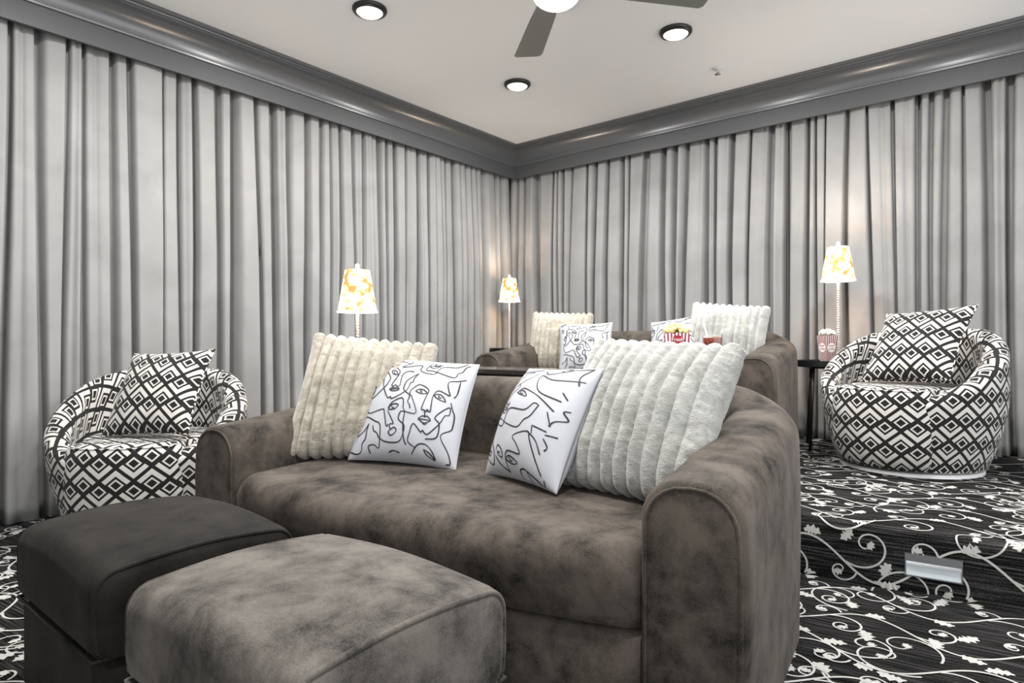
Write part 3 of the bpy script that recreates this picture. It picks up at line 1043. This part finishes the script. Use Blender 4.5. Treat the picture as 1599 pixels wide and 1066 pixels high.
def inv_bilinear(q, p):
    """p inside quad q = TL,TR,BR,BL -> (u,v) in -1..1, v up"""
    TL, TR, BR, BL = [np.array(c, float) for c in q]
    s, t = 0.5, 0.5
    for _ in range(12):
        P = TL * (1 - s) * (1 - t) + TR * s * (1 - t) + BR * s * t + BL * (1 - s) * t
        ds = (TR - TL) * (1 - t) + (BR - BL) * t
        dt = (BL - TL) * (1 - s) + (BR - TR) * s
        J = np.stack([ds, dt], 1)
        d = np.linalg.solve(J, np.array(p, float) - P)
        s += d[0]; t += d[1]
    return 2 * s - 1, 1 - 2 * t

ART1_Q = [(250, 75), (1222, 140), (1090, 1048), (55, 960)]
ART1 = [
 [(455,520),(405,430),(390,370),(395,300),(407,272),(440,310),(460,350),(430,410),(380,455),(300,510),(243,518),(258,635),(420,622),(440,640),(458,700),(475,762),(500,752)],
 [(350,245),(400,215),(460,220),(515,245),(545,280),(535,330),(490,410),(510,425),(530,412),(545,425),(575,420),(578,350),(585,310),(610,285),(650,275),(690,285)],
 [(455,262),(500,268),(532,310),(500,312),(470,295),(455,262)], [(478,272),(495,300),(515,300)],
 [(470,450),(500,436),(520,445),(545,436),(578,455),(550,470),(500,468),(470,450)], [(478,452),(575,455)],
 [(400,430),(440,500),(470,530),(495,522),(505,540),(560,525),(625,490),(665,455),(680,400),(702,390),(710,350),(742,300)],
 [(742,300),(690,335),(640,380),(622,430),(630,470),(690,510),(715,530),(767,665),(640,652),(610,665),(597,710),(620,735)],
 [(395,115),(415,150),(415,200),(365,235),(345,280),(340,340),(320,390),(290,470),(262,490),(245,475)], [(345,350),(372,280),(365,250)],
 [(262,205),(290,200),(303,235),(285,265),(265,258),(262,232),(288,225)],
 [(272,385),(300,370),(325,385),(300,415),(280,410),(272,385)], [(285,345),(305,352),(310,335),(327,362)],
 [(262,132),(310,105),(370,95)], [(272,155),(320,120),(380,100)],
 [(470,130),(467,150),(560,160),(632,182),(632,148)], [(630,180),(560,222),(592,226),(742,205),(752,270),(880,305),(920,235),(960,210),(1060,205),(1135,155)],
 [(838,160),(800,240),(812,265),(860,268),(1050,318),(1080,270),(1112,250),(1130,200),(1162,175)], [(820,215),(850,203),(870,210),(915,206),(880,232),(850,232),(820,215)],
 [(850,185),(870,178),(865,200),(900,195),(928,190)], [(1155,320),(1100,345),(1020,375),(1050,490)], [(1115,350),(1102,460),(1080,500)],
 [(700,465),(735,435),(770,415),(820,430),(865,465),(850,520),(818,630),(845,640),(850,690)], [(850,640),(865,650),(868,632),(895,645),(905,530),(925,480),(960,460),(1045,492)],
 [(700,460),(690,500),(690,540),(680,570),(700,600),(708,630)], [(742,475),(780,458),(820,465),(852,490),(810,500),(775,490),(742,475)], [(795,463),(792,482),(810,485)],
 [(915,505),(950,490),(985,500),(1017,545),(975,540),(940,525),(915,505)], [(958,500),(960,520),(982,518)],
 [(788,710),(830,686),(850,693),(870,685),(900,715),(860,738),(830,738),(788,710)], [(798,712),(892,716)], [(830,742),(850,752),(868,740)],
 [(750,925),(690,885),(710,820),(745,750),(810,810),(830,798),(850,820),(880,820),(940,770),(985,720),(1020,660),(1050,650),(1060,610),(1045,590),(940,685),(975,735),(950,840),(850,860)],
 [(1060,545),(1075,600),(1092,650),(1080,740),(1060,770),(985,825),(1040,940),(1050,1010),(1010,1020)],
 [(710,970),(780,905),(850,900),(900,940),(925,1000)], [(830,935),(880,960),(915,1000),(850,970),(830,935)],
 [(480,620),(510,580),(560,555),(622,540),(640,580),(640,620),(657,660),(645,740),(650,860),(670,908)], [(485,630),(520,590),(590,597),(550,632),(485,630)], [(520,598),(530,622),(550,620)],
 [(480,640),(515,690),(548,748),(515,750),(510,770),(525,795)], [(498,810),(530,790),(560,780),(580,800),(560,825),(520,838),(498,810)],
 [(410,850),(450,875),(520,890),(600,885),(640,840),(657,770),(620,735)],
 [(205,665),(260,670),(340,710),(410,755),(400,915),(350,895),(290,900),(305,950)], [(330,745),(345,790),(380,810),(400,850)],
 [(285,725),(265,780),(255,840),(220,870),(210,925),(160,940),(85,912)], [(285,725),(230,780),(150,810)], [(490,955),(540,945),(595,960)]]
ART2_Q = [(300, 120), (830, 75), (570, 1000), (60, 870)]
ART2 = [
 [(375,285),(400,320),(330,390),(305,440),(320,450),(315,470),(335,450),(345,470),(355,440)], [(280,495),(300,473),(342,490),(320,517),(295,515),(280,495)], [(285,495),(338,492)],
 [(400,365),(435,348),(470,365),(487,397),(440,385),(400,365)], [(430,355),(435,378),(455,375)], [(408,355),(440,330),(500,350),(570,395),(642,482)],
 [(515,140),(470,220),(380,290),(320,350),(300,400),(270,500),(265,550),(290,560),(350,600),(430,625),(480,570),(520,540),(570,455)],
 [(570,455),(540,445),(480,500),(380,490),(345,520),(310,610),(245,580),(240,480),(170,535),(210,450),(150,445)], [(295,205),(280,250),(210,305)],
 [(210,450),(220,375),(290,335),(310,260),(270,270),(275,300),(295,295),(295,255)], [(540,150),(580,190),(700,130),(800,100)], [(770,220),(620,240),(545,205),(530,240),(560,350),(675,400)],
 [(800,100),(752,180),(745,255)], [(640,145),(670,122),(700,130),(660,152),(640,145)], [(125,540),(155,570),(150,740),(170,745),(175,700),(170,620),(190,580),(215,585)],
 [(235,605),(195,700),(215,770),(200,840),(170,840),(120,770),(112,650),(125,560)], [(148,770),(165,758),(187,770),(165,790),(148,770)], [(235,770),(255,735),(292,770),(290,820),(255,800),(250,780),(275,790)],
 [(225,800),(260,860),(310,908)], [(310,908),(315,830),(345,785),(430,805),(420,740),(400,685),(500,650),(510,700),(522,920)], [(315,835),(350,815),(397,857),(360,866),(315,835)], [(345,822),(350,848),(368,845)],
 [(385,950),(400,900),(440,900),(440,970),(400,960)], [(440,900),(490,950),(512,985),(530,940)], [(500,650),(540,700),(548,790)], [(530,605),(600,632)], [(530,610),(525,660)], [(580,680),(590,730),(572,760)],
 [(705,455),(680,470),(688,520),(640,550),(612,590)], [(612,490),(620,590)], [(300,188),(400,165),(500,142)], [(325,312),(380,200),(450,170)], [(680,330),(700,380)], [(590,655),(640,652)]]

def face_pillow(label, bottom, yaw, lean, roll, art, quad, a=0.225, T=0.075, seed=1, lw=0.0040, shear=0.0, drop=0.0):
    n = 44
    def P(u, v, sd):
        x, y, z = pillow_pt(u, v, a, a, T, 0.055, sd, shear, drop)
        e = (1 - u ** 4) * (1 - v ** 4)
        y += -sd * wrinkle(x, z, seed, 0.006) * e
        return (x, y, z)
    t = thing('cushion', label, 'cushion', group='white line-face cushions')
    v, f = pillow_mesh(P, n, n)
    fix_normals(obj('cover', v, f, M['satin'], t))
    # line drawing lying on the front
    mb = MB()
    def on(u, v):
        u = max(-0.985, min(0.985, u)); v = max(-0.985, min(0.985, v))
        p = P(u, v, 1)
        return (p[0], p[1] - 0.0016, p[2])
    for st in art:
        uv = [inv_bilinear(quad, p) for p in st]
        pts = np.array(catmull(uv, 5))
        wv = lw / a * (0.75 + 0.45 * np.abs(np.sin(np.linspace(0, 5, len(pts)))))
        ribbon(mb, pts, wv, on, lambda u, v: abs(u) < 1.05 and abs(v) < 1.05)
    d = mb.build('line_drawing', M['ink'], t, smooth=True, auto=None)
    d['label'] = 'black line drawing of overlapping faces'
    place(t, bottom, yaw, lean, roll, a)
    return t

def fur_pillow(label, bottom, yaw, lean, roll, mat, a=0.28, T=0.085, ribs=11, seed=1, hgt=None, n=150, m=110, nm='plush_pillow', shear=0.0, drop=0.0):
    hg = hgt or a
    def P(u, v, sd):
        x, y, z = pillow_pt(u, v, a, hg, T, 0.035, sd, shear, drop)
        ph = (u * 0.5 + 0.5) * ribs * PI
        rib = abs(math.sin(ph)) ** 0.5
        e = 0.014 + 0.016 * (1 - v ** 8) * (1 - u ** 8)
        y += -sd * (0.008 + e * rib)
        z += (0.017 * rib * smooth(0.80, 1, abs(v)) * (1 if v > 0 else -1))
        x += (0.010 * smooth(0.9, 1, abs(u)) * (1 if u > 0 else -1))
        q = Vector((x * 38, z * 38, seed + sd))
        w = 0.0016 * mnoise.noise(q) + 0.0014 * mnoise.noise(Vector((x * 70, z * 95, seed * 2 + sd))) + 0.0016 * mnoise.noise(Vector((x * 160, z * 240, seed * 3 + sd)))
        y += -sd * w * 1.25
        z += 0.5 * w * abs(v) ** 3; x += 0.5 * w * abs(u) ** 3
        y += -sd * 2.2 * wrinkle(x, z, seed, 0.004) * (1 - v ** 6)
        return (x, y, z)
    v, f = pillow_mesh(P, n, m)
    o = fix_normals(obj(nm, v, f, mat))
    tag(o, label, 'pillow', 'ribbed plush pillows')
    place(o, bottom, yaw, lean, roll, hg)
    return o

def chair_cushion(label, bottom, yaw, lean, roll, a=0.25, T=0.085, seed=3, shear=0.0):
    n = 40
    def P(u, v, sd):
        x, y, z = pillow_pt(u, v, a, a * 0.98, T, 0.075, sd, shear)
        e = (1 - u ** 4) * (1 - v ** 4)
        return (x, y - sd * wrinkle(x, z, seed, 0.007) * e, z)
    t = thing('cushion', label, 'cushion', group='diamond patterned cushions')
    v, f = pillow_mesh(P, n, n)
    fix_normals(obj('cover', v, f, M['cush'], t, uv=[(p[0] + 0.03, p[2] + (0.5 if p[1] > 0 else 0)) for p in v]))
    pts = []
    for k in range(80):
        q = k / 20
        s = int(q) % 4; w = 2 * (q - int(q)) - 1
        u, vv = [(w, -1), (1, w), (-w, 1), (-1, -w)][s]
        pts.append(pillow_pt(u, vv, a, a * 0.98, T, 0.075, 1, shear))
    vv, ff = tube(pts, 0.004, 6, closed=True)
    obj('piping', vv, ff, M['cush'], t, uv=[(p[0], p[2]) for p in vv])
    place(t, bottom, yaw, lean, roll, a)
    return t

D = math.radians
Z1 = 0.452
fur_pillow('cream ribbed plush pillow at the left end of the front sofa', local(S1, -0.53, 0.395, Z1), D(40), D(22), D(0), M['fur'], 0.24, seed=2, hgt=0.225, shear=0.14, drop=0.10)
face_pillow('white cushion with black line faces, left of the two on the front sofa', local(S1, -0.315, 0.385, Z1), D(22), D(30), D(2), ART1, ART1_Q, 0.213, T=0.095, seed=4, drop=0.04)
face_pillow('white cushion with black line faces leaning on the white plush pillow', local(S1, 0.19, 0.36, Z1), D(-18), D(28), D(-2), ART2, ART2_Q, 0.20, T=0.10, seed=8)
fur_pillow('large white ribbed plush pillow at the right end of the front sofa', local(S1, 0.515, 0.37, Z1), D(-6), D(28), D(0), M['furw'], 0.25, seed=6, hgt=0.228, shear=0.08, drop=0.04)
Z2 = 0.452
fur_pillow('cream ribbed plush pillow at the left end of the rear sofa', local(S2, -0.60, 0.56, Z2), D(22), D(18), D(2), M['fur'], 0.215, seed=12, n=90, m=60, hgt=0.205)
face_pillow('white line-face cushion beside the cream pillow on the rear sofa', local(S2, -0.34, 0.47, Z2), D(25), D(20), D(-2), ART1, ART1_Q, 0.185, seed=14, lw=0.0042)
face_pillow('white line-face cushion half hidden behind the popcorn box on the rear sofa', local(S2, 0.28, 0.50, Z2), D(2), D(20), D(-8), ART2, ART2_Q, 0.19, seed=17, lw=0.0042)
fur_pillow('white ribbed plush pillow at the right end of the rear sofa', local(S2, 0.54, 0.53, Z2), D(8), D(16), D(5), M['furw'], 0.225, seed=15, n=90, m=60, hgt=0.21)
chair_cushion('diamond patterned square cushion on the right armchair', (CH_R[0] + 0.01, CH_R[1] - 0.15, TIER + 0.455), D(-20), D(32), D(-4), 0.228, shear=0.10)
chair_cushion('diamond patterned square cushion on the left armchair', (CH_L[0] + 0.20, CH_L[1] - 0.115, 0.455), D(29), D(30), D(-3), 0.226, seed=5)

# ------------------------------------------------------------------ counter behind the front sofa
def make_counter():
    t = thing('console_table', 'dark glossy counter table behind the front sofa', 'table', local(S1, -0.08, 1.165, 0), (0, 0, SOFA_ROT))
    v, f = rbox(-0.73, 0.73, -0.13, 0.13, 0.752, 0.776, 0.003); obj('table_top', v, f, M['counter'], t, smooth=False)
    for sx in (-1, 1):
        x = sx * 0.68
        v, f = rbox(x - 0.02, x + 0.02, -0.12, 0.12, 0.0, 0.752, 0.003); obj('leg', v, f, M['counter'], t, smooth=False)
    v, f = rbox(-0.66, 0.66, 0.04, 0.06, 0.10, 0.752, 0.003); obj('back_panel', v, f, M['counter'], t, smooth=False)
make_counter()
TOPZ = 0.776

# ------------------------------------------------------------------ popcorn boxes, drink
def text_mesh(name, body, size, mat, parent, loc, rot, ext=0.0004):
    cu = bpy.data.curves.new(name, 'FONT')
    cu.body = body; cu.size = size; cu.align_x = 'CENTER'; cu.align_y = 'CENTER'; cu.extrude = ext
    tmp = bpy.data.objects.new(name, cu)
    COL.objects.link(tmp)
    dg = bpy.context.evaluated_depsgraph_get()
    me = bpy.data.meshes.new_from_object(tmp.evaluated_get(dg))
    bpy.data.objects.remove(tmp)
    me.materials.clear(); me.materials.append(mat)
    o = bpy.data.objects.new(name, me)
    link(o, parent); o.location = loc; o.rotation_euler = rot
    return o

def popcorn_box(label, loc, yaw, w0, w1, h, stripe, words, pmat, heap, bz=0.52, bs=0.62):
    t = thing('popcorn_box', label, 'popcorn box', loc, (0, 0, yaw))
    n = 14
    v = []; uv = []; f = []
    def side(k):      # 4 sides, each with own columns
        c = [(-1, -1), (1, -1), (1, 1), (-1, 1)]
        return c[k], c[(k + 1) % 4]
    for k in range(4):
        (ax, ay), (bx, by) = side(k)
        base = len(v)
        for i in range(n + 1):
            q = i / n
            x, y = ax + (bx - ax) * q, ay + (by - ay) * q
            top = h - 0.010 * abs(math.sin(q * 3 * PI)) ** 0.8 * 0 + 0.008 * abs(math.sin(q * 3 * PI))
            v += [(x * w0, y * w0, 0.0), (x * w1, y * w1, top), (x * (w1 - 0.0015), y * (w1 - 0.0015), top), (x * (w0 - 0.0015), y * (w0 - 0.0015), 0.002)]
            uv += [(q, 0), (q, 1), (q, 1), (q, 0)]
        for i in range(n):
            a = base + 4 * i
            f += [(a, a + 4, a + 5, a + 1), (a + 1, a + 5, a + 6, a + 2), (a + 2, a + 6, a + 7, a + 3)]
    k = len(v)
    v += [(-w0, -w0, 0), (w0, -w0, 0), (w0, w0, 0), (-w0, w0, 0)]; uv += [(0, 0)] * 4
    f.append((k + 3, k + 2, k + 1, k))
    b = obj('carton', v, f, stripe, t, uv=uv, smooth=False)
    tilt = math.atan2(w1 - w0, h)
    zc = h * bz
    wc = w0 + (w1 - w0) * bz
    for (dx, dy, rz) in ((0, -1, 0), (-1, 0, -PI / 2)):
        c = (dx * (wc + 0.0012), dy * (wc + 0.0012), zc)
        rot = (PI / 2 + tilt, 0, rz)
        v, f = lathe([(wc * bs, 0.0), (wc * bs, 0.0006)], 28)
        s = obj('badge', v, f, M['red'] if words[0] == 'Fresh' else M['pwhite'], b, loc=c, rot=rot, smooth=False)
        for wd, dz, sz in words[1]:
            text_mesh('lettering', wd, sz, M['pwhite'] if words[0] == 'Fresh' else M['red'], b,
                      (c[0] + dx * (0.0012 + dz * math.tan(tilt)), c[1] + dy * (0.0012 + dz * math.tan(tilt)), c[2] + dz), rot)
    # popcorn heap
    mb = MB(); rnd = random.Random(len(label))
    for q in range(heap):
        r = w1 * 0.93 * math.sqrt(rnd.random()); a = rnd.uniform(0, 2 * PI)
        x = max(-w1 + .006, min(w1 - .006, r * 1.15 * math.cos(a))); y = max(-w1 + .006, min(w1 - .006, r * 1.15 * math.sin(a)))
        z = h - 0.002 + 0.036 * (1 - (math.hypot(x, y) / (w1 * 1.3)) ** 2) + rnd.uniform(-0.004, 0.006)
        for w in range(4):
            v, f = sphere((x + rnd.uniform(-.005, .005), y + rnd.uniform(-.005, .005), z + rnd.uniform(-.004, .005)), rnd.uniform(.0045, .0075), 7, 5)
            mb.add(v, f)
    o = mb.build('popcorn', pmat, t, auto=None)
    o['kind'] = 'stuff'
    return t

def at_counter(px_s, b=1.075):
    return local(S1, px_s, b, TOPZ)
popcorn_box('red and white striped box of yellow popcorn on the dark counter', at_counter(0.44, 1.165), D(30), 0.037, 0.047, 0.152, M['stripe'],
            ('Fresh', [('Fresh', 0.010, 0.021), ('POP', -0.012, 0.015)]), M['pop'], 150, 0.80, 0.60)

def drink():
    t = thing('drink_glass', 'glass of amber cola with ice and a straw beside the popcorn', 'glass', at_counter(0.585, 1.15))
    v, f = lathe([(0.030, 0.0), (0.038, 0.150), (0.0362, 0.150), (0.0285, 0.006)], 32); fix_normals(obj('tumbler', v, f, M['glass'], t, auto=40))
    v, f = lathe([(0.0270, 0.008), (0.0352, 0.138)], 32); fix_normals(obj('cola', v, f, M['cola'], t, auto=40))
    rnd = random.Random(2)
    for k in range(7):
        s = 0.0085
        v, f = rbox(-s, s, -s, s, -s, s, 0.003)
        obj('ice_cube', v, f, M['ice'], t, loc=(rnd.uniform(-.018, .018), rnd.uniform(-.018, .018), 0.118 + 0.016 * (k % 2)), rot=(rnd.uniform(0, 3), rnd.uniform(0, 3), rnd.uniform(0, 3)))
    v, f = tube([(0.012, 0.0, 0.012), (-0.033, -0.004, 0.195)], 0.0028, 8); obj('straw', v, f, M['white'], t)
drink()

# ------------------------------------------------------------------ side tables, lamps
def side_table(label, loc, h, R=0.18, spin=0.3):
    t = thing('side_table', label, 'side table', loc, (0, 0, spin), group='round black side tables')
    v, f = lathe([(R - 0.004, h - 0.040), (R, h - 0.036), (R, h), (R - 0.005, h), (R - 0.006, h - 0.012), (0.004, h - 0.012)], 48)
    fix_normals(obj('tray_top', v, f, M['black'], t, auto=40))
    for k in range(3):
        a = 2 * PI * k / 3
        c, s = math.cos(a), math.sin(a)
        v, f = tube([(c * R * 0.72, s * R * 0.72, h - 0.038), (c * R * 0.95, s * R * 0.95, 0.003)], 0.0095, 10)
        obj('leg', v, f, M['black'], t)
    v, f = tube([(R * 0.5 * math.cos(q), R * 0.5 * math.sin(q), h - 0.045) for q in np.linspace(0, 2 * PI, 25)[:-1]], 0.006, 6, closed=True)
    obj('brace_ring', v, f, M['black'], t)
    return t

def make_lamp(label, loc, sc=1.0, ext=0.0):
    t = thing('table_lamp', label, 'lamp', loc, group='beaded lamps with popcorn shades')
    t.scale = (sc, sc, sc)
    v, f = lathe([(0.058, 0.0), (0.060, 0.006), (0.052, 0.014), (0.020, 0.020), (0.012, 0.032)], 32); fix_normals(obj('base', v, f, M['chrome'], t, auto=40))
    v, f = lathe([(0.0035, 0.02), (0.0035, 0.70 + ext)], 10); fix_normals(obj('rod', v, f, M['chrome'], t, auto=40))
    v, f = sphere((0, 0, 0), 0.0100, 12, 8, 0.82)
    me = mesh_data('bead', v, f, M['crystal'])
    z = 0.040
    while z < 0.505 + ext:
        b = bpy.data.objects.new('bead', me); link(b, t); b.location = (0, 0, z)
        z += 0.0158
    # shade: truncated cone, open at both ends, double walled
    z0, z1, r0, r1 = 0.470 + ext, 0.695 + ext, 0.105, 0.066
    v, f = lathe([(r0, z0), (r1, z1), (r1 - 0.002, z1), (r0 - 0.002, z0)], 48, cap0=False, cap1=False)
    n = 48
    f += [(3 * n + k, 3 * n + (k + 1) % n, (k + 1) % n, k) for k in range(n)]
    s = fix_normals(obj('lamp_shade', v, f, M['shade'], t, auto=40))
    s['label'] = 'glowing shade printed with popcorn'
    vv, ff = tube([(r0 * math.cos(q), r0 * math.sin(q), z0) for q in np.linspace(0, 2 * PI, 49)[:-1]], 0.0042, 6, closed=True)
    obj('lower_rim', vv, ff, M['rim'], s)
    v, f = sphere((0, 0, 0.590 + ext), 0.024, 16, 10); obj('bulb', v, f, M['bulb'], t)
    for k in range(3):
        a = 2 * PI * k / 3
        v, f = tube([(0, 0, z1 - 0.001), (r1 * math.cos(a), r1 * math.sin(a), z1 - 0.001)], 0.0018, 6); obj('spider_arm', v, f, M['chrome'], t)
    v, f = lathe([(q, w + ext) for q, w in [(0.009, 0.696), (0.013, 0.704), (0.010, 0.712), (0.013, 0.722), (0.004, 0.731)]], 16); fix_normals(obj('finial', v, f, M['rim'], t))
    ld = bpy.data.lights.new('lamp_light', 'POINT'); ld.energy = LAMP_W; ld.color = (1.0, 0.91, 0.78); ld.shadow_soft_size = 0.03
    lo = bpy.data.objects.new('lamp_light', ld); link(lo, t); lo.location = (0, 0, 0.635 + ext)
    return t

TR = (2.80, -0.32, TIER)
side_table('round black tray table between the rear sofa and the right armchair', TR, 0.56)
make_lamp('lit beaded lamp with popcorn shade beside the right armchair', (TR[0] + 0.075, TR[1] + 0.045, TIER + 0.549), 0.95, 0.075)
popcorn_box('narrow pink striped popcorn box on the round black side table', (TR[0] + 0.035, TR[1] - 0.055, TIER + 0.549), D(52), 0.028, 0.042, 0.165, M['stripe2'],
            ('Pop', [('POP', 0.010, 0.021), ('CORN', -0.009, 0.0165)]), M['popw'], 110, 0.56, 0.80)
TL = (1.01, -2.59, 0.0)
side_table('round black side table hidden behind the front sofa, under the left lamp', TL, 0.60)
make_lamp('lit beaded lamp with popcorn shade behind the left end of the front sofa', (TL[0], TL[1], 0.589))
TM = (0.185, -0.30, TIER)
side_table('round black side table in the corner of the room, under the far lamp', TM, 0.62)
make_lamp('small far lit lamp with popcorn shade in the corner of the room', (TM[0], TM[1], TIER + 0.609), 0.92)

# ------------------------------------------------------------------ step light in the riser
def step_light():
    p = RO + RS * 0.398
    t = thing('step_light', 'small silver step light set in the carpeted riser', 'step light', (p.x, p.y, 0.062), (0, 0, RISER_A))
    W, H = 0.085, 0.080
    mb = MB()
    for a in (box(-W, W, -0.006, 0.001, H - 0.026, H), box(-W, W, -0.006, 0.001, 0, 0.004), box(-W, -W + 0.004, -0.006, 0.001, 0.004, H - 0.026), box(W - 0.004, W, -0.006, 0.001, 0.004, H - 0.026)):
        mb.add(*a)
    mb.build('frame', M['stepf'], t, smooth=False, auto=None)
    v, f = box(-W + 0.004, W - 0.004, -0.003, 0.0005, 0.004, H - 0.026)
    obj('lens', v, f, M['step'], t, smooth=False)
    v, f = [(-W + .004, -0.0055, H - 0.026), (W - .004, -0.0055, H - 0.026), (W - .004, -0.020, H - 0.034), (-W + .004, -0.020, H - 0.034), (-W + .004, -0.0055, H - 0.029), (W - .004, -0.0055, H - 0.029)], [(0, 1, 2, 3), (3, 2, 5, 4), (0, 3, 4), (1, 5, 2), (0, 4, 5, 1)]
    obj('hood', v, f, M['stepf'], t, smooth=False)
step_light()
